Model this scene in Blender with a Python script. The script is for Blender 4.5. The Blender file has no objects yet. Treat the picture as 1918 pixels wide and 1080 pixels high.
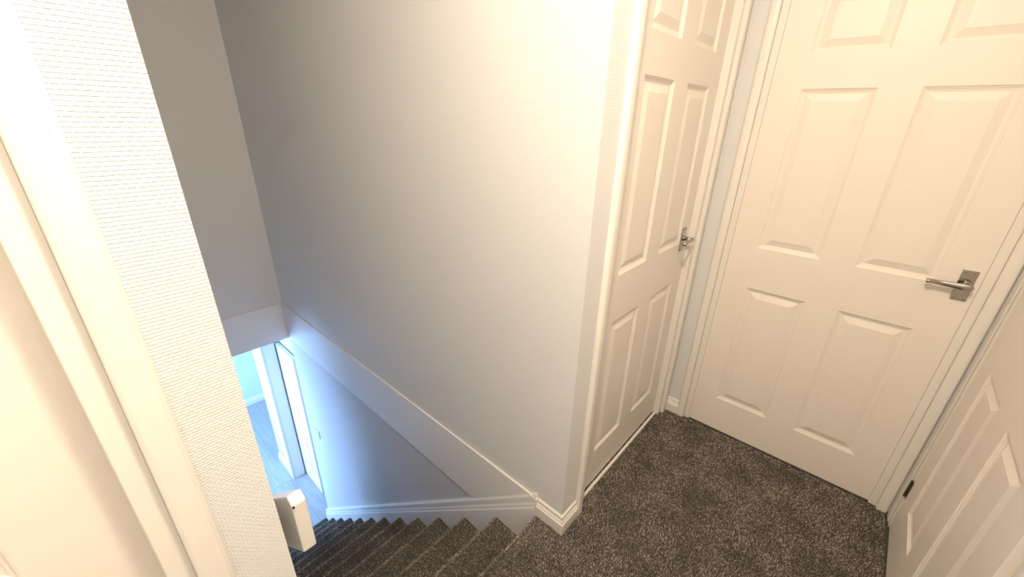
import bpy, bmesh, math, random
import numpy as np
from mathutils import Vector, Matrix
random.seed(7)
SC = bpy.context.scene
COL = SC.collection

# ------------------------------------------------------------------ camera
F_PX, YAW, PITCH, ROLL = 747.80, 2.2927, 0.4029, 0.0247
CAM = Vector((0.5476, -0.9439, 1.4756))
fw = Vector((math.cos(PITCH)*math.cos(YAW), math.cos(PITCH)*math.sin(YAW), -math.sin(PITCH)))
rt = Vector((math.sin(YAW), -math.cos(YAW), 0.0))
up = rt.cross(fw)
r2 = rt*math.cos(ROLL) + up*math.sin(ROLL)
u2 = -rt*math.sin(ROLL) + up*math.cos(ROLL)
cam_d = bpy.data.cameras.new('camera')
cam_d.sensor_width = 36.0
cam_d.lens = F_PX/1918*36.0
cam_d.clip_start = 0.01
cam = bpy.data.objects.new('camera', cam_d)
m = Matrix.Identity(4)
for i in range(3):
    m[i][0] = r2[i]; m[i][1] = u2[i]; m[i][2] = -fw[i]; m[i][3] = CAM[i]
cam.matrix_world = m
COL.objects.link(cam)
SC.camera = cam

# ------------------------------------------------------------------ world, light, exposure
world = bpy.data.worlds.new('world'); SC.world = world
world.use_nodes = True
bg = world.node_tree.nodes['Background']
bg.inputs[0].default_value = (0.45, 0.66, 1.0, 1)
bg.inputs[1].default_value = 1.0
SC.view_settings.view_transform = 'Standard'
SC.view_settings.look = 'None'
SC.view_settings.gamma = 1.0
SC.view_settings.use_curve_mapping = False
SC.view_settings.exposure = 0.0

LAMP = Vector((0.38, -0.76, 2.34))          # pendant bulb over the landing
LAMP_W, LAMP_C = 53.0, (1.0, 0.80, 0.58)
DAY_W, DAY_C = 530.0, (0.31, 0.55, 1.0)     # daylight in the downstairs window
WIN = (-4.35, -2.55, -1.25)

day = bpy.data.lights.new('daylight', 'AREA')
day.shape = 'RECTANGLE'; day.size = 1.5; day.size_y = 1.2
day.energy = DAY_W; day.color = DAY_C
dob = bpy.data.objects.new('daylight', day)
dob.location = (WIN[0], WIN[1]-0.12, WIN[2])
dob.rotation_euler = (math.radians(90), 0, 0)      # -Z axis towards +Y
COL.objects.link(dob)

# ------------------------------------------------------------------ materials
def srgb(r, g, b):
    f = lambda c: (c/255/12.92 if c/255 <= 0.04045 else ((c/255+0.055)/1.055)**2.4)
    return (f(r), f(g), f(b), 1)

def base_mat(name, col, rough=0.5, metal=0.0):
    mt = bpy.data.materials.new(name); mt.use_nodes = True
    b = mt.node_tree.nodes['Principled BSDF']
    b.inputs['Base Color'].default_value = col
    b.inputs['Roughness'].default_value = rough
    b.inputs['Metallic'].default_value = metal
    return mt, mt.node_tree.nodes, mt.node_tree.links, b

def wall_uv(N, Lk):
    """(x+y, z) of the object: rows stay level on any upright wall"""
    tc = N.new('ShaderNodeTexCoord'); sx = N.new('ShaderNodeSeparateXYZ')
    Lk.new(tc.outputs['Object'], sx.inputs[0])
    ad = N.new('ShaderNodeMath'); ad.operation = 'ADD'
    Lk.new(sx.outputs[0], ad.inputs[0]); Lk.new(sx.outputs[1], ad.inputs[1])
    cb = N.new('ShaderNodeCombineXYZ')
    Lk.new(ad.outputs[0], cb.inputs[0]); Lk.new(sx.outputs[2], cb.inputs[1])
    return cb.outputs[0], tc

def wallpaper(name, col):
    mt, N, Lk, b = base_mat(name, col, 0.62)
    uv, tc = wall_uv(N, Lk)
    nz = N.new('ShaderNodeTexNoise'); nz.inputs['Scale'].default_value = 90; nz.inputs['Detail'].default_value = 2
    Lk.new(uv, nz.inputs['Vector'])
    mx = N.new('ShaderNodeMix'); mx.data_type = 'VECTOR'; mx.inputs[0].default_value = 0.0013
    Lk.new(uv, mx.inputs[4]); Lk.new(nz.outputs['Color'], mx.inputs[5])
    br = N.new('ShaderNodeTexBrick')
    br.inputs['Scale'].default_value = 1.0
    br.inputs['Mortar Size'].default_value = 0.0009
    br.inputs['Mortar Smooth'].default_value = 1.0
    br.inputs['Brick Width'].default_value = 0.0075
    br.inputs['Row Height'].default_value = 0.0043
    br.inputs['Color1'].default_value = (1, 1, 1, 1); br.inputs['Color2'].default_value = (0.85, 0.85, 0.85, 1)
    br.inputs['Mortar'].default_value = (0, 0, 0, 1)
    Lk.new(mx.outputs[1], br.inputs['Vector'])
    n2 = N.new('ShaderNodeTexNoise'); n2.inputs['Scale'].default_value = 260; n2.inputs['Detail'].default_value = 3
    Lk.new(uv, n2.inputs['Vector'])
    ad = N.new('ShaderNodeMath'); ad.operation = 'MULTIPLY_ADD'; ad.inputs[1].default_value = 0.35
    Lk.new(n2.outputs['Fac'], ad.inputs[0]); Lk.new(br.outputs['Color'], ad.inputs[2])
    bp = N.new('ShaderNodeBump'); bp.inputs['Strength'].default_value = 0.55; bp.inputs['Distance'].default_value = 0.0011
    Lk.new(ad.outputs[0], bp.inputs['Height']); Lk.new(bp.outputs[0], b.inputs['Normal'])
    return mt

def paint(name, col, rough, grain=0.0):
    mt, N, Lk, b = base_mat(name, col, rough)
    tc = N.new('ShaderNodeTexCoord')
    mp = N.new('ShaderNodeMapping'); mp.inputs['Scale'].default_value = (260, 260, 18) if grain else (60, 60, 60)
    Lk.new(tc.outputs['Object'], mp.inputs[0])
    nz = N.new('ShaderNodeTexNoise'); nz.inputs['Scale'].default_value = 1.0; nz.inputs['Detail'].default_value = 3
    Lk.new(mp.outputs[0], nz.inputs['Vector'])
    bp = N.new('ShaderNodeBump'); bp.inputs['Strength'].default_value = grain if grain else 0.06
    bp.inputs['Distance'].default_value = 0.0006 if grain else 0.002
    Lk.new(nz.outputs['Fac'], bp.inputs['Height']); Lk.new(bp.outputs[0], b.inputs['Normal'])
    return mt

def carpet_back():
    mt, N, Lk, b = base_mat('carpet_backing', (0.05, 0.045, 0.04, 1), 0.95)
    tc = N.new('ShaderNodeTexCoord')
    nz = N.new('ShaderNodeTexNoise'); nz.inputs['Scale'].default_value = 420; nz.inputs['Detail'].default_value = 2
    Lk.new(tc.outputs['Object'], nz.inputs['Vector'])
    rp = N.new('ShaderNodeValToRGB')
    rp.color_ramp.elements[0].position = 0.35; rp.color_ramp.elements[0].color = (0.03, 0.027, 0.024, 1)
    rp.color_ramp.elements[1].position = 0.72; rp.color_ramp.elements[1].color = (0.12, 0.11, 0.1, 1)
    Lk.new(nz.outputs['Fac'], rp.inputs[0]); Lk.new(rp.outputs[0], b.inputs['Base Color'])
    return mt

def carpet_fibre(name='carpet_fibre', gain=1.0):
    mt, N, Lk, b = base_mat(name, (0.05, 0.045, 0.04, 1), 0.9)
    b.inputs['Specular IOR Level'].default_value = 0.15
    g = N.new('ShaderNodeNewGeometry')
    rp = N.new('ShaderNodeValToRGB')
    e = rp.color_ramp.elements
    e[0].position = 0.0; e[0].color = (0.055, 0.048, 0.042, 1)
    e[1].position = 1.0; e[1].color = (0.42, 0.385, 0.345, 1)
    k = e.new(0.45); k.color = (0.125, 0.111, 0.097, 1)
    k = e.new(0.82); k.color = (0.25, 0.226, 0.198, 1)
    Lk.new(g.outputs['Random Per Island'], rp.inputs[0])
    tc = N.new('ShaderNodeTexCoord'); nz = N.new('ShaderNodeTexNoise')
    nz.inputs['Scale'].default_value = 7.0; nz.inputs['Detail'].default_value = 2.5
    Lk.new(tc.outputs['Object'], nz.inputs['Vector'])
    mr = N.new('ShaderNodeMapRange'); mr.inputs[1].default_value = 0.34; mr.inputs[2].default_value = 0.58
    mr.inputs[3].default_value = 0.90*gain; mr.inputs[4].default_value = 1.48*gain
    Lk.new(nz.outputs['Fac'], mr.inputs[0])
    ml = N.new('ShaderNodeVectorMath'); ml.operation = 'SCALE'
    Lk.new(rp.outputs[0], ml.inputs[0]); Lk.new(mr.outputs[0], ml.inputs['Scale'])
    Lk.new(ml.outputs[0], b.inputs['Base Color'])
    return mt

def laminate():
    mt, N, Lk, b = base_mat('laminate', (0.42, 0.42, 0.42, 1), 0.35)
    tc = N.new('ShaderNodeTexCoord'); oi = N.new('ShaderNodeObjectInfo')
    mp = N.new('ShaderNodeMapping'); mp.inputs['Scale'].default_value = (3, 45, 10)
    Lk.new(tc.outputs['Object'], mp.inputs[0]); Lk.new(oi.outputs['Location'], mp.inputs['Location'])
    nz = N.new('ShaderNodeTexNoise'); nz.inputs['Scale'].default_value = 1; nz.inputs['Detail'].default_value = 5
    Lk.new(mp.outputs[0], nz.inputs['Vector'])
    rp = N.new('ShaderNodeValToRGB')
    rp.color_ramp.elements[0].position = 0.3; rp.color_ramp.elements[0].color = (0.30, 0.31, 0.31, 1)
    rp.color_ramp.elements[1].position = 0.7; rp.color_ramp.elements[1].color = (0.39, 0.40, 0.40, 1)
    Lk.new(nz.outputs['Fac'], rp.inputs[0]); Lk.new(rp.outputs[0], b.inputs['Base Color'])
    return mt

def chrome():
    mt, N, Lk, b = base_mat('chrome', (0.47, 0.45, 0.42, 1), 0.16, 1.0)
    tc = N.new('ShaderNodeTexCoord'); nz = N.new('ShaderNodeTexNoise'); nz.inputs['Scale'].default_value = 120
    Lk.new(tc.outputs['Object'], nz.inputs['Vector'])
    rp = N.new('ShaderNodeMapRange'); rp.inputs[3].default_value = 0.10; rp.inputs[4].default_value = 0.24
    Lk.new(nz.outputs['Fac'], rp.inputs[0]); Lk.new(rp.outputs[0], b.inputs['Roughness'])
    return mt

def glass_pane():
    mt = bpy.data.materials.new('window_glass'); mt.use_nodes = True
    N = mt.node_tree.nodes; Lk = mt.node_tree.links; N.remove(N['Principled BSDF'])
    tr = N.new('ShaderNodeBsdfTransparent'); gl = N.new('ShaderNodeBsdfGlossy'); gl.inputs['Roughness'].default_value = 0.02
    fr = N.new('ShaderNodeFresnel'); mx = N.new('ShaderNodeMixShader')
    Lk.new(fr.outputs[0], mx.inputs[0]); Lk.new(tr.outputs[0], mx.inputs[1]); Lk.new(gl.outputs[0], mx.inputs[2])
    Lk.new(mx.outputs[0], N['Material Output'].inputs[0])
    return mt

M = dict(
    paper=wallpaper('grey_wallpaper', (0.785, 0.80, 0.815, 1)),
    white=paint('white_gloss_paint', (0.82, 0.80, 0.77, 1), 0.32),
    doorw=paint('white_door_paint', (0.845, 0.80, 0.755, 1), 0.42, 0.22),
    string=paint('string_paint', (0.86, 0.85, 0.84, 1), 0.36),
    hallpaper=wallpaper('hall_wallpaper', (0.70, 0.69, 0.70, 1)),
    ceil=paint('ceiling_paint', (0.85, 0.84, 0.82, 1), 0.8),
    lower=paint('hall_paint', (0.58, 0.59, 0.60, 1), 0.6),
    pale=paint('pale_room_paint', (0.70, 0.78, 0.78, 1), 0.6),
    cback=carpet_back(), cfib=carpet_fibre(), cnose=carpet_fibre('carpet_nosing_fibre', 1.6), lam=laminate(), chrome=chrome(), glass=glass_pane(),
    dullmetal=base_mat('dull_metal', (0.30, 0.28, 0.26, 1), 0.5, 0.8)[0],
    dark=paint('dark_slot', (0.01, 0.01, 0.01, 1), 0.5),
    plastic=paint('white_plastic', (0.80, 0.80, 0.80, 1), 0.3),
)
def emit_mat():
    mt, N, Lk, b = base_mat('bulb_glass', (1, 0.9, 0.75, 1), 0.3)
    b.inputs['Emission Color'].default_value = (1.0, 0.80, 0.58, 1); b.inputs['Emission Strength'].default_value = 6.0
    return mt
M['bulb'] = emit_mat()

# ------------------------------------------------------------------ helpers
def link_mesh(name, me, mat, parent=None):
    if mat and not me.materials: me.materials.append(M[mat])
    o = bpy.data.objects.new(name, me); COL.objects.link(o)
    if parent: o.parent = parent
    return o
def obj(name, bm, mat, parent=None, smooth=False):
    bmesh.ops.recalc_face_normals(bm, faces=bm.faces)
    me = bpy.data.meshes.new(name); bm.to_mesh(me); bm.free()
    if smooth:
        for p in me.polygons: p.use_smooth = True
    return link_mesh(name, me, mat, parent)
def empty(name, loc=(0, 0, 0), rz=0.0):
    o = bpy.data.objects.new(name, None); COL.objects.link(o)
    o.empty_display_size = 0.1; o.location = loc; o.rotation_euler = (0, 0, rz); return o
def structure(o): o['kind'] = 'structure'; return o
def tag(o, label, cat, group=None):
    o['label'] = label; o['category'] = cat
    if group: o['group'] = group
    return o
def box(bm, x0, x1, y0, y1, z0, z1):
    v = [bm.verts.new(c) for c in ((x0,y0,z0),(x1,y0,z0),(x1,y1,z0),(x0,y1,z0),(x0,y0,z1),(x1,y0,z1),(x1,y1,z1),(x0,y1,z1))]
    for f in ((3,2,1,0),(4,5,6,7),(0,1,5,4),(1,2,6,5),(2,3,7,6),(3,0,4,7)): bm.faces.new([v[i] for i in f])
    return v
def boxes(*bs):
    bm = bmesh.new()
    for b in bs: box(bm, *b)
    return bm
def bevel(bm, w, seg=2):
    bmesh.ops.bevel(bm, geom=list(bm.edges), offset=w, segments=seg, affect='EDGES', profile=0.6)
    return bm
def loft(bm, rings, close=True, caps=True):
    """rings: lists of 3-D points of equal length"""
    R = [[bm.verts.new(p) for p in r] for r in rings]
    n = len(R[0])
    for a, b in zip(R, R[1:]):
        for i in range(n if close else n-1):
            j = (i+1) % n
            bm.faces.new((a[i], a[j], b[j], b[i]))
    if caps:
        bm.faces.new(list(reversed(R[0]))); bm.faces.new(R[-1])
    return bm
def cyl(bm, a, b, ra, rb, n=16):
    a, b = Vector(a), Vector(b); d = (b-a).normalized()
    s = d.orthogonal().normalized(); t = d.cross(s)
    ring = lambda c, r: [c + (s*math.cos(2*math.pi*i/n) + t*math.sin(2*math.pi*i/n))*r for i in range(n)]
    return loft(bm, [ring(a, ra), ring(b, rb)])

# ------------------------------------------------------------------ key measures (metres; origin = outer corner of the stair wall at landing level)
L = 2.732            # length of the stairwell wall
WY = -0.856          # wall on the near side of the stairs
BACK = 1.002         # wall with the six-panel door facing us
CEIL = 2.42
ZF, ZB = 0.077, -0.235   # trim board along the stairwell at floor level
G, RISE, NOSE = 0.2225, 0.2011, -0.112
ZL = -13*RISE        # hall floor downstairs
YS = -0.0165         # face of the stair string
XR = 0.964           # wall on the right
YB = -1.95           # wall behind the camera

# ------------------------------------------------------------------ walls
structure(obj('wall_stairwell', boxes((-L, 0, 0, .12, ZB+.02, CEIL)), 'paper'))
structure(obj('wall_stairs', boxes((-L, 0, 0, .12, ZL-.1, ZB+.0195)), 'hallpaper'))
structure(obj('wall_alcove', boxes((-.12, 0, .121, .130, -.2, CEIL), (-.12, 0, .130, .943, 2.02, CEIL), (-.12, 0, .943, BACK, -.2, CEIL)), 'paper'))
structure(obj('wall_back', boxes((-.12, .1084, BACK, BACK+.12, -.2, CEIL), (.1084, .922, BACK, BACK+.12, 2.02, CEIL), (.922, 1.10, BACK, BACK+.12, -.2, CEIL)), 'paper'))
structure(obj('wall_right', boxes((XR, 1.10, .943, BACK-.001, -.2, CEIL), (XR, 1.10, .072, .943, 2.02, CEIL), (XR, 1.10, YB, .072, -.2, CEIL)), 'paper'))
structure(obj('wall_end', boxes((-L-.12, -L, WY+.001, -.0005, ZB, CEIL)), 'paper'))
structure(obj('wall_left', boxes((-L-.12, 0, WY-.072, WY, -.2, CEIL), (-.10, 0, -1.775, WY-.109, 2.02, CEIL), (-.10, 0, WY-.109, WY-.0725, -.2, CEIL), (-.10, 0, YB, -1.775, -.2, CEIL)), 'paper'))
structure(obj('wall_behind', boxes((-.10, 1.10, YB-.1, YB-.001, -.2, CEIL)), 'paper'))
structure(obj('ceiling', boxes((-L-.12, 1.10, YB-.1, BACK+.12, CEIL+.001, CEIL+.1)), 'ceil'))

# rooms behind the doors are closed off by the leaves; a plain dark back keeps light out
# ------------------------------------------------------------------ landing floor with pile
fl = structure(obj('floor', boxes((NOSE+.03, 1.10, YB-.1, BACK+.12, -.20, -.004)), 'cback'))

def pile(name, patches, parent, seed, h=0.0068, r=0.0021, mat='cfib'):
    """carpet tufts: small leaning cones. patches: (origin, u, v, normal, spacing)"""
    rng = np.random.default_rng(seed)
    P, Nn, U = [], [], []
    for o, u, v, n, sp in patches:
        o, u, v, n = (np.array(a, float) for a in (o, u, v, n))
        lu, lv = np.linalg.norm(u), np.linalg.norm(v)
        nu, nv = max(1, int(lu/sp)), max(1, int(lv/sp))
        a, b = np.meshgrid((np.arange(nu)+.5)/nu, (np.arange(nv)+.5)/nv, indexing='ij')
        a = a.ravel() + rng.uniform(-.48, .48, nu*nv)/nu; b = b.ravel() + rng.uniform(-.48, .48, nu*nv)/nv
        P.append(o + a[:, None]*u + b[:, None]*v); Nn.append(np.tile(n, (nu*nv, 1)))
        U.append(np.tile(np.array([sp/0.0042]), (nu*nv, 1)))
    P, Nn, U = np.concatenate(P), np.concatenate(Nn), np.concatenate(U)
    k = len(P)
    t1 = np.cross(Nn, np.array([0.31, 0.77, 0.55])); t1 /= np.linalg.norm(t1, axis=1)[:, None]
    t2 = np.cross(Nn, t1)
    ph = rng.uniform(0, 2*np.pi, k)[:, None]; rr = r*U*rng.uniform(.75, 1.3, (k, 1))
    hh = h*rng.uniform(.65, 1.2, (k, 1)); ln = rng.uniform(0, 0.0042, (k, 1)); la = rng.uniform(0, 2*np.pi, (k, 1))
    V = np.empty((k, 6, 3), np.float32)
    lean = (t1*np.cos(la) + t2*np.sin(la))*ln
    for i in range(3):
        c, s = np.cos(ph + i*2.0944), np.sin(ph + i*2.0944)
        d = t1*c + t2*s
        V[:, i] = P + d*rr*0.8 - Nn*0.001
        V[:, 3+i] = P + lean + Nn*hh*(0.82 + 0.18*(i == 0)) + d*rr*0.62
    base = (np.arange(k)*6)[:, None]
    quads = np.concatenate([base + np.array([[i, (i+1) % 3, 3+(i+1) % 3, 3+i]]) for i in range(3)], 1).reshape(-1, 4)
    tris = (base + np.array([[3, 4, 5]])).reshape(-1, 3)
    me = bpy.data.meshes.new(name)
    me.vertices.add(k*6); me.vertices.foreach_set('co', V.ravel())
    loops = np.concatenate([quads.ravel(), tris.ravel()]).astype(np.int32)
    me.loops.add(len(loops)); me.loops.foreach_set('vertex_index', loops)
    me.polygons.add(len(quads)+len(tris))
    st = np.concatenate([np.arange(len(quads))*4, len(quads)*4 + np.arange(len(tris))*3]).astype(np.int32)
    me.polygons.foreach_set('loop_start', st)
    me.update(calc_edges=True); me.validate()
    o = link_mesh(name, me, mat, parent); o['kind'] = 'stuff'
    return o
pile('carpet_pile', [((NOSE+.02, -.60, -.004), (XR-NOSE-.03, 0, 0), (0, BACK+.60-.003, 0), (0, 0, 1), 0.0042),
                     ((NOSE+.02, YB, -.004), (XR-NOSE-.03, 0, 0), (0, -.60-YB, 0), (0, 0, 1), 0.0060)], fl, 1)

# ------------------------------------------------------------------ staircase
st = tag(empty('staircase', (NOSE, WY, ZL)), 'straight flight of stairs in dark grey carpet going down beside the grey wall', 'staircase')
st_inv = Matrix.Translation(-Vector((NOSE, WY, ZL)))
def under(o, root):
    o.parent = root; o.matrix_parent_inverse = Matrix.Translation(-root.location); return o
def step(k):
    xn, zt = NOSE - k*G, -k*RISE
    rad = 0.016
    pts = []
    back = xn + G + .03 if k else NOSE + .03
    zt2 = zt - .004
    pts.append((back, zt2-.004)); pts.append((xn+.060, zt2-.004)); pts.append((xn+.034, zt2-.0015))
    for i in range(6):                               # rounded carpeted nosing
        a = math.pi/2 + math.pi/2*i/5*1.35
        pts.append((xn + rad + rad*math.cos(a), zt2 - rad + rad*math.sin(a)))
    pts.append((xn + .018, zt2 - .045)); pts.append((xn + .030, zt - RISE - .004)); pts.append((back, zt - RISE - .004))
    bm = bmesh.new()
    loft(bm, [[(x, WY+.001, z) for x, z in pts], [(x, YS-.0005, z) for x, z in pts]])
    s = under(obj('step', bm, 'cback'), st)
    sp = 0.0042 if k < 4 else (0.0052 if k < 8 else 0.0068)
    w = YS - WY - .022
    n1 = Vector((-.72, 0, .70)).normalized(); n2 = Vector((-.99, 0, -.12)).normalized()
    pt = [((xn+.050, WY+.014, zt2-.004), (back-.032-xn-.050 if k else back-xn-.05, 0, 0), (0, w, 0), (0, 0, 1), sp),
          ((xn+.012, WY+.014, zt2), (.038, 0, -.0035), (0, w, 0), (.1, 0, .995), sp*.92),
          ((xn+.001, WY+.014, zt2-rad), (rad*.9, 0, rad*.95), (0, w, 0), tuple(n1), sp),
          ((xn+.014, WY+.014, zt2-.040), (-.013, 0, .026), (0, w, 0), (-.95, 0, -.3), sp),
          ((xn+.030, WY+.014, zt-RISE+.004), (-.012, 0, RISE-.052), (0, w, 0), tuple(n2), sp*1.5)]
    p = pile('carpet_pile', pt, None, 100+k)
    p.parent = s
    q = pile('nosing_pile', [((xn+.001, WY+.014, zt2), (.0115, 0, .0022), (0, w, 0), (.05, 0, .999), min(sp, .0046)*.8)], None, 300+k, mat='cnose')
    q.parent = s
    return s
for k in range(13): step(k)

# string board with a skirting profile on top, following the pitch of the flight
SKP = [(0.000, .085), (.0065, .079), (.0072, .066), (.0115, .060), (.0120, .0545), (.0150, .052), (.0165, .049), (.0165, .0)]   # (thickness, height)
SL = RISE/G
def zl(x): return 0.135 + SL*(x)      # foot of the moulded top of the string, vertical height .078
def string_board():
    prof = [(.0096 + t*.62, (h-.049)*2.15) for t, h in SKP[:-1]]
    prof = [(.0006, prof[0][1])] + prof
    x0, x1 = -.118, -2.765
    rings = []
    for x in (x0, x1):
        zz = zl(x)
        ring = [(x, -t, zz+h) for t, h in prof]
        lowz = zz - .075 - RISE - .10
        if x == x1: lowz = max(lowz, ZL+.002)
        ring += [(x, -.01983, lowz), (x, -.0005, lowz)]
        ring = [(x, min(y, -.0006), z) for x, y, z in ring]
        rings.append(ring)
    # keep the top end below the trim board
    return loft(bmesh.new(), rings)
under(obj('string_board', string_board(), 'string'), st)

# ------------------------------------------------------------------ trim boards round the stairwell
structure(obj('trim_1', bevel(boxes((-L+.0005, -.150, -.0092, -.0005, ZB, ZF)), .0014, 2), 'string'))
structure(obj('trim_2', bevel(boxes((-L+.0005, -L+.0085, WY+.002, -.0095, ZB-.0005, ZF)), .0015, 2), 'string'))
structure(obj('trim_3', bevel(boxes((-.149, -.112, -.0150, -.0005, -.02, ZF+.004)), .003, 2), 'white'))

# ------------------------------------------------------------------ skirting boards
def skirting(name, path, mat='white', H=1.0):
    """path: floor points of the wall line, room on the left of the walk (offset to the left); mitred"""
    P = [Vector(p) for p in path]
    rings = []
    for i, p in enumerate(P):
        d0 = (P[i]-P[i-1]).normalized() if i else (P[1]-P[0]).normalized()
        d1 = (P[i+1]-P[i]).normalized() if i < len(P)-1 else d0
        n0, n1 = Vector((-d0.y, d0.x, 0)), Vector((-d1.y, d1.x, 0))
        n = (n0+n1); n = n/(n.dot(n0))
        rings.append([p + n*(t+.0006) + Vector((0, 0, h*H)) for t, h in SKP] + [p + n*.0006])
    bm = loft(bmesh.new(), rings)
    return structure(obj(name, bm, mat))
# outside corner: walk from the alcove wall to the stair wall keeping the room on the left
skirting('baseboard_corner', [(0, .093, -.004), (0, 0, -.004), (-.111, 0, -.004)][::-1] if False else [(-.111, 0, -.004), (0, 0, -.004), (0, .093, -.004)][::-1])
skirting('baseboard_back', [(.0765, BACK, -.004), (.001, BACK, -.004)])
skirting('baseboard_right', [(XR, YB+.02, -.004), (XR, .034, -.004)])

# ------------------------------------------------------------------ six-panel doors
PROFILE = [(0, 0), (.0025, .0012), (.0032, .0034), (.0075, .0048), (.0085, .0068), (.0165, .0092), (.0190, .0092), (.0215, .0084), (.0415, .0022), (.0430, .0016)]
PANEL_CACHE = {}
def panel_mesh(w, h):
    key = (round(w, 4), round(h, 4))
    if key in PANEL_CACHE: return PANEL_CACHE[key]
    bm = bmesh.new(); rings = []
    for i, d in PROFILE:
        rings.append([(i, d, i), (w-i, d, i), (w-i, d, h-i), (i, d, h-i)])
    R = [[bm.verts.new(p) for p in r] for r in rings]
    for a, b in zip(R, R[1:]):
        for i in range(4):
            j = (i+1) % 4; bm.faces.new((a[i], a[j], b[j], b[i]))
    bm.faces.new(R[-1])
    bk = [bm.verts.new(p) for p in ((0, .014, 0), (w, .014, 0), (w, .014, h), (0, .014, h))]
    for i in range(4):
        j = (i+1) % 4; bm.faces.new((bk[i], bk[j], R[0][j], R[0][i]))
    bm.faces.new(list(reversed(bk)))
    bmesh.ops.recalc_face_normals(bm, faces=bm.faces)
    me = bpy.data.meshes.new('door_panel'); bm.to_mesh(me); bm.free(); me.materials.append(M['doorw'])
    PANEL_CACHE[key] = me
    return me
ROWS = [(.190, .800), (.985, 1.600), (1.712, 1.905)]
def leaf(root, x0, w, y, stile, gap, rows=ROWS, h=1.978, z0=.008, thick=.036):
    """leaf front at local y, facing local -Y"""
    p = (w - 2*stile - gap)/2
    xs = [0, stile, stile+p, stile+p+gap, w-stile, w]
    zs = sorted([z0, h] + [v for r in rows for v in r])
    bm = bmesh.new()
    for i in range(5):
        for j in range(len(zs)-1):
            if i in (1, 3) and any(abs(zs[j]-r[0]) < 1e-6 for r in rows): continue
            a, b, c, d = xs[i], xs[i+1], zs[j], zs[j+1]
            bm.faces.new([bm.verts.new(q) for q in ((a, 0, c), (b, 0, c), (b, 0, d), (a, 0, d))])
    for q in (((0,0,z0),(0,thick,z0),(0,thick,h),(0,0,h)), ((w,0,z0),(w,0,h),(w,thick,h),(w,thick,z0)),
              ((0,0,z0),(w,0,z0),(w,thick,z0),(0,thick,z0)), ((0,0,h),(0,thick,h),(w,thick,h),(w,0,h)),
              ((0,thick,z0),(w,thick,z0),(w,thick,h),(0,thick,h))):
        bm.faces.new([bm.verts.new(v) for v in q])
    bmesh.ops.remove_doubles(bm, verts=bm.verts, dist=1e-5)
    lf = obj('door_leaf', bm, 'doorw', root); lf.location = (x0, y, 0)
    for a in (xs[1], xs[3]):
        for r in rows:
            o = link_mesh('door_panel', panel_mesh(p, r[1]-r[0]), None, lf); o.location = (a, 0, r[0])
    return lf

ARCH = [(0, 0), (0, .0135), (.0015, .0155), (.005, .0170), (.013, .0180), (.024, .0180), (.030, .0168), (.0340, .0140), (.0358, .0100), (.036, 0)]
def frame(root, a, b, depth, top=1.985, sides=(1, 1), wA=.036):
    """lining 28 mm wide flush with the wall face (local y=0) and stepped architrave round it; opening a..b"""
    lw = .0275
    for s, x in ((-1, a), (1, b)):
        x0, x1 = (x-lw, x-.0008) if s < 0 else (x+.0008, x+lw)
        obj('door_lining', bevel(boxes((x0, x1, -.0008, depth, -.004, top+lw)), .0012, 1), 'white', root)
    obj('door_lining', bevel(boxes((a-.0008, b+.0008, -.0008, depth, top, top+lw)), .0012, 1), 'white', root)
    for s, x in ((-1, a-lw), (1, b+lw)):
        if not sides[0 if s < 0 else 1]: continue
        ring = lambda z, k: [(x+s*u*wA/.036, -t-.0006, z + (u if k else 0)) for u, t in ARCH]
        obj('architrave', loft(bmesh.new(), [ring(-.004, 0), ring(top+lw, 1)]), 'white', root)
    ring = lambda x, s: [(x+s*u*wA/.036*(1 if sides[0 if s < 0 else 1] else 0), -t-.0006, top+lw+u) for u, t in ARCH]
    obj('architrave', loft(bmesh.new(), [ring(a-lw, -1), ring(b+lw, 1)]), 'white', root)

def handle(root, cx, y, zc, direction, keyhole=True):
    """lever on a rectangular back plate; direction +1 / -1 along local x"""
    pl = obj('back_plate', bevel(boxes((cx-.0195, cx+.0195, y-.0045, y-.0002, zc-.053, zc+.053)), .0012, 2), 'chrome', root)
    for sx in (-1, 1):
        for sz in (-1, 1):
            bm = bmesh.new(); cyl(bm, (cx+sx*.0125, y-.0042, zc+sz*.0455), (cx+sx*.0125, y-.0068, zc+sz*.0455), .0040, .0020, 12)
            obj('screw', bm, 'chrome', pl)
    lv = bmesh.new()
    bxc = cx + .0075*(-direction)*0.6
    zz = zc + .004
    cyl(lv, (bxc, y-.004, zz), (bxc, y-.010, zz), .0125, .0110, 20)
    cyl(lv, (bxc, y-.010, zz), (bxc, y-.040, zz), .0085, .0085, 20)
    # lever arm: egg-shaped boss tapering to a flat tip
    rings = []
    for s, ry, rz in ((-.013, .002, .003), (-.010, .006, .0090), (0, .0070, .0125), (.015, .0060, .0118), (.035, .0050, .0098), (.060, .0042, .0084), (.084, .0038, .0078), (.0865, .0105, .0080), (.0985, .0115, .0080), (.1005, .0100, .0068)):
        rings.append([(bxc+direction*s, y-.041 + ry*math.cos(a), zz + rz*math.sin(a)) for a in [2*math.pi*i/16 for i in range(16)]])
    loft(lv, rings)
    obj('lever_handle', lv, 'chrome', root, smooth=True)
    return pl

def hinge(root, x, y, zc, h=.085):
    bm = bmesh.new()
    for i in range(5):
        z0 = zc - h/2 + i*h/5
        cyl(bm, (x, y-.0035, z0+.0007), (x, y-.0035, z0+h/5-.0007), .0040, .0040, 12)
    box(bm, x-.0012, x+.016, y-.0012, y-.0002, zc-h/2, zc+h/2)
    return obj('hinge', bm, 'chrome', root)

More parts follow.
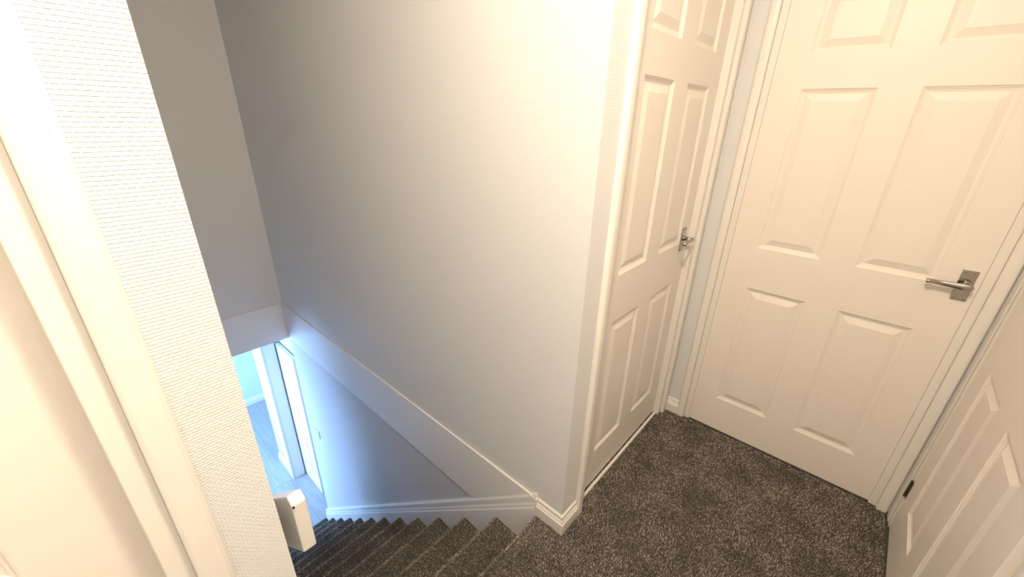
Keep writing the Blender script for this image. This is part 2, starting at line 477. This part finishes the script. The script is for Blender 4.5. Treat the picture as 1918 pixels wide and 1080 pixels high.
# door_1: on the alcove wall at right angles to the stair wall, set back in its lining
d1 = structure(empty('door_1', (0, 0, 0), math.radians(90)))
leaf(d1, .158, .757, .028, .101, .111)
frame(d1, .158, .915, .10)
obj('threshold_strip', bevel(boxes((.159, .914, .010, .022, -.004, .006)), .002, 1), 'white', d1)
handle(d1, .843, .028, 1.000, -1)
# door_2: facing us in the back wall, leaf flush
d2 = structure(empty('door_2', (0, BACK, 0)))
leaf(d2, .137, .757, .001, .101, .111)
frame(d2, .137, .894, .10)
obj('threshold_strip', bevel(boxes((.138, .893, .006, .030, -.004, .003)), .002, 1), 'dullmetal', d2)
handle(d2, .860, .001, .993, -1)
# door_3: right-hand wall, hinged at the far side and standing slightly off its frame
d3 = structure(empty('door_3', (XR, .915, 0), math.radians(-90)))
frame(d3, 0, .815, .10, sides=(0, 1))
obj('architrave', bevel(boxes((-.0685, -.0280, -.0045, -.0006, -.004, 2.02)), .001, 1), 'white', d3)
lf3 = leaf(d3, 0, .811, .001, .126, .126); lf3.rotation_euler = (0, 0, math.radians(-1.6))
hinge(d3, -.002, -.001, .205); hinge(d3, -.002, -.001, 1.76)
# door_4: beside the camera on the left, leaf recessed in the lining
d4 = structure(empty('door_4', (0, -1.7475, 0), math.radians(90)))
leaf(d4, .0, .757, .045, .101, .111)
frame(d4, 0, .757, .10)

# ------------------------------------------------------------------ handrail on the near stair wall
hr = tag(empty('handrail', (-.026, -.82, .82)), 'cream painted handrail running down beside the near white wall', 'handrail')
def rail():
    y0, y1 = -.832, -.8085
    x0, xk = -.026, -.043
    zt, zb = .875, .760
    sl = SL*.97
    xe = -2.45
    prof = [(x0, zb), (x0, zt), (xk, zt+.010), (xe, zt+.010-(xk-xe)*sl), (xe, zb-(x0-xe)*sl)]
    bm = loft(bmesh.new(), [[(x, y0, z) for x, z in prof], [(x, y1, z) for x, z in prof]])
    return bevel(bm, .004, 2)
under(obj('rail', rail(), 'white'), hr)
for i in range(3):
    xb = -.35 - i*.85
    zb = .760 - (-.026-xb)*SL*.97
    bm = bmesh.new()
    cyl(bm, (xb, WY+.0005, zb-.03), (xb, WY+.006, zb-.03), .022, .020, 16)
    cyl(bm, (xb, WY+.006, zb-.03), (xb, -.822, zb-.012), .006, .006, 10)
    cyl(bm, (xb, -.822, zb-.014), (xb, -.822, zb+.02), .006, .006, 10)
    under(obj('bracket', bm, 'chrome'), hr)
bm = bmesh.new(); cyl(bm, (-.0255, -.8295, .872), (-.0235, -.8295, .8725), .0022, .0018, 10)
under(obj('screw_hole', bm, 'dark'), hr)

# ------------------------------------------------------------------ downstairs: hall, room beyond, daylight window
XH = -3.735          # wall with the opening to the next room
YD = .135            # open door leaf standing in the recess
fl2 = structure(obj('floor.001', boxes((-5.75, -2.2, -2.7, 1.6, ZL-.15, ZL-.012)), 'lam'))
pl_cache = {}
def plank(x, y, ln, w):
    key = (round(ln, 3), round(w, 3))
    if key not in pl_cache:
        b = bevel(boxes((0, ln-.0015, 0, w-.0015, -.0115, 0)), .0012, 1)
        me = bpy.data.meshes.new('plank'); bmesh.ops.recalc_face_normals(b, faces=b.faces); b.to_mesh(me); b.free(); me.materials.append(M['lam']); pl_cache[key] = me
    o = link_mesh('plank', pl_cache[key], None, fl2); o.location = (x, y, ZL)
y = -2.69; row = 0
while y < 1.5:
    x = -5.75 - (.4*(row % 3))
    while x < -2.75:
        xa = max(x, -5.74)
        ln = min(x+1.2, -2.70) - xa
        if ln > .05: plank(xa, y, ln, .19)
        x += 1.2
    y += .19; row += 1
structure(obj('ceiling.001', boxes((-5.75, -L-.001, -2.7, 1.6, ZB+.002, ZB+.1)), 'ceil'))
structure(obj('wall_hall', boxes((XH+.001, -L-.0005, YD+.042, YD+.16, ZL, ZB)), 'lower'))
structure(obj('wall_pier', boxes((-4.18, XH, .012, 1.6, ZL, ZB)), 'lower'))
structure(obj('wall_far', boxes((-5.75, -5.61, -2.7, 1.6, ZL, ZB)), 'pale'))
structure(obj('wall_room', boxes((-5.61, -4.181, 1.5, 1.6, ZL, ZB)), 'pale'))
wx0, wx1, wz0, wz1 = WIN[0]-.72, WIN[0]+.72, WIN[2]-.58, WIN[2]+.58
structure(obj('wall_window', boxes((-5.61, wx0, -2.65, WIN[1], ZL, ZB), (wx1, -2.0, -2.65, WIN[1], ZL, ZB), (wx0, wx1, -2.65, WIN[1], ZL, wz0), (wx0, wx1, -2.65, WIN[1], wz1, ZB)), 'lower'))
structure(obj('wall_understairs', boxes((-2.30, -2.20, WIN[1]+.001, WY-.073, ZL, ZB), (-2.1995, -.08, WY-.072, WY-.0005, ZL, ZB+.03)), 'lower'))
wn = structure(empty('window_1', (WIN[0], WIN[1]-.05, WIN[2])))
def wframe():
    bm = boxes((-.72, .72, -.03, .03, -.58, -.52), (-.72, .72, -.03, .03, .52, .58), (-.72, -.66, -.03, .03, -.52, .52), (.66, .72, -.03, .03, -.52, .52), (-.025, .025, -.03, .03, -.52, .52))
    return bm
obj('window_frame', wframe(), 'white', wn)
for xa in (-.66, .025):
    obj('pane', boxes((xa+.001, xa+.634, -.002, .002, -.519, .519)), 'glass', wn)

def low_skirting(name, path): return skirting(name, path, 'white', 1.35)
low_skirting('baseboard_far', [(-5.61, 1.49, ZL), (-5.61, -2.5, ZL)])
low_skirting('baseboard_pier', [(XH-.02, .012, ZL), (-4.18, .012, ZL), (-4.18, 1.2, ZL)][::-1] if False else [(-4.18, 1.2, ZL), (-4.18, .012, ZL), (XH-.04, .012, ZL)][::-1])

# casing of the opening (facing us) and the white lining
d5 = structure(empty('door_5', (XH, 0, ZL)))
obj('architrave', bevel(boxes((.0008, .018, .012, YD-.012, .0, 2.08)), .003, 2), 'white', d5)
obj('door_lining', bevel(boxes((-.13, .012, -.010, .0115, .0, 2.08)), .002, 1), 'white', d5)

# narrow panelled door standing open in the recess at the foot of the stairs
d6 = structure(empty('door_6', (XH+.022, YD, ZL)))
leaf(d6, 0, .445, 0, .075, .065, rows=[(.18, .76), (.92, 1.48), (1.58, 1.74)], h=1.85, z0=.006, thick=.034)

# double socket / switch plate on the lower stair wall
sw = tag(empty('light_switch', (-2.55, -.0006, -1.146)), 'small white switch plate low on the bluish wall beside the stairs', 'light switch')
obj('switch_plate', bevel(boxes((-.043, .043, -.006, 0, -.043, .043)), .002, 2), 'plastic', sw)
obj('rocker', bevel(boxes((-.010, .010, -.0085, -.0055, -.016, .016)), .0012, 1), 'plastic', sw)
for dx in (-.030, .030):
    bm = bmesh.new(); cyl(bm, (dx, -.0055, 0), (dx, -.0068, 0), .0045, .0040, 12); obj('screw', bm, 'dark', sw)

# ------------------------------------------------------------------ pendant lamp over the landing (above the frame)
pd = tag(empty('pendant_lamp', (LAMP.x, LAMP.y, CEIL)), 'bare warm bulb hanging on a white cord from the landing ceiling', 'lamp')
def dn(z): return z - CEIL
bm = bmesh.new(); cyl(bm, (0, 0, -.001), (0, 0, -.03), .045, .030, 24); obj('ceiling_rose', bm, 'plastic', pd)
bm = bmesh.new(); cyl(bm, (0, 0, -.03), (0, 0, dn(LAMP.z+.115)), .003, .003, 8); obj('cord', bm, 'plastic', pd)
bm = bmesh.new(); cyl(bm, (0, 0, dn(LAMP.z+.115)), (0, 0, dn(LAMP.z+.06)), .016, .018, 16); obj('bulb_holder', bm, 'plastic', pd)
bl = bpy.data.lights.new('bulb_light', 'POINT'); bl.energy = LAMP_W; bl.color = LAMP_C; bl.shadow_soft_size = .05
bo = bpy.data.objects.new('bulb_light', bl); bo.location = (0, 0, dn(LAMP.z)); COL.objects.link(bo); bo.parent = pd

# added fill: downward disk light below the bulb, lifts lower walls and floor
bd = bpy.data.lights.new('added_fill_light', 'AREA'); bd.shape = 'DISK'; bd.size = .08; bd.energy = LAMP_W*.155; bd.color = LAMP_C
bdo = bpy.data.objects.new('added_fill_light', bd); bdo.location = (0, 0, dn(LAMP.z-.052)); COL.objects.link(bdo); bdo.parent = pd

for o, t in ((d1, 'white six-panel door with chrome lever beside the corner of the grey wall'), (d2, 'white six-panel door facing the camera with chrome lever at its right'),
             (d3, 'white six-panel door at the right edge, hinged beside the facing door'), (d4, 'white door and architrave at the left edge, nearest the camera'),
             (d5, 'white door casing of the bright opening at the foot of the stairs'), (d6, 'narrow white panelled door standing open in the blue-lit hall below')):
    o['label'] = t
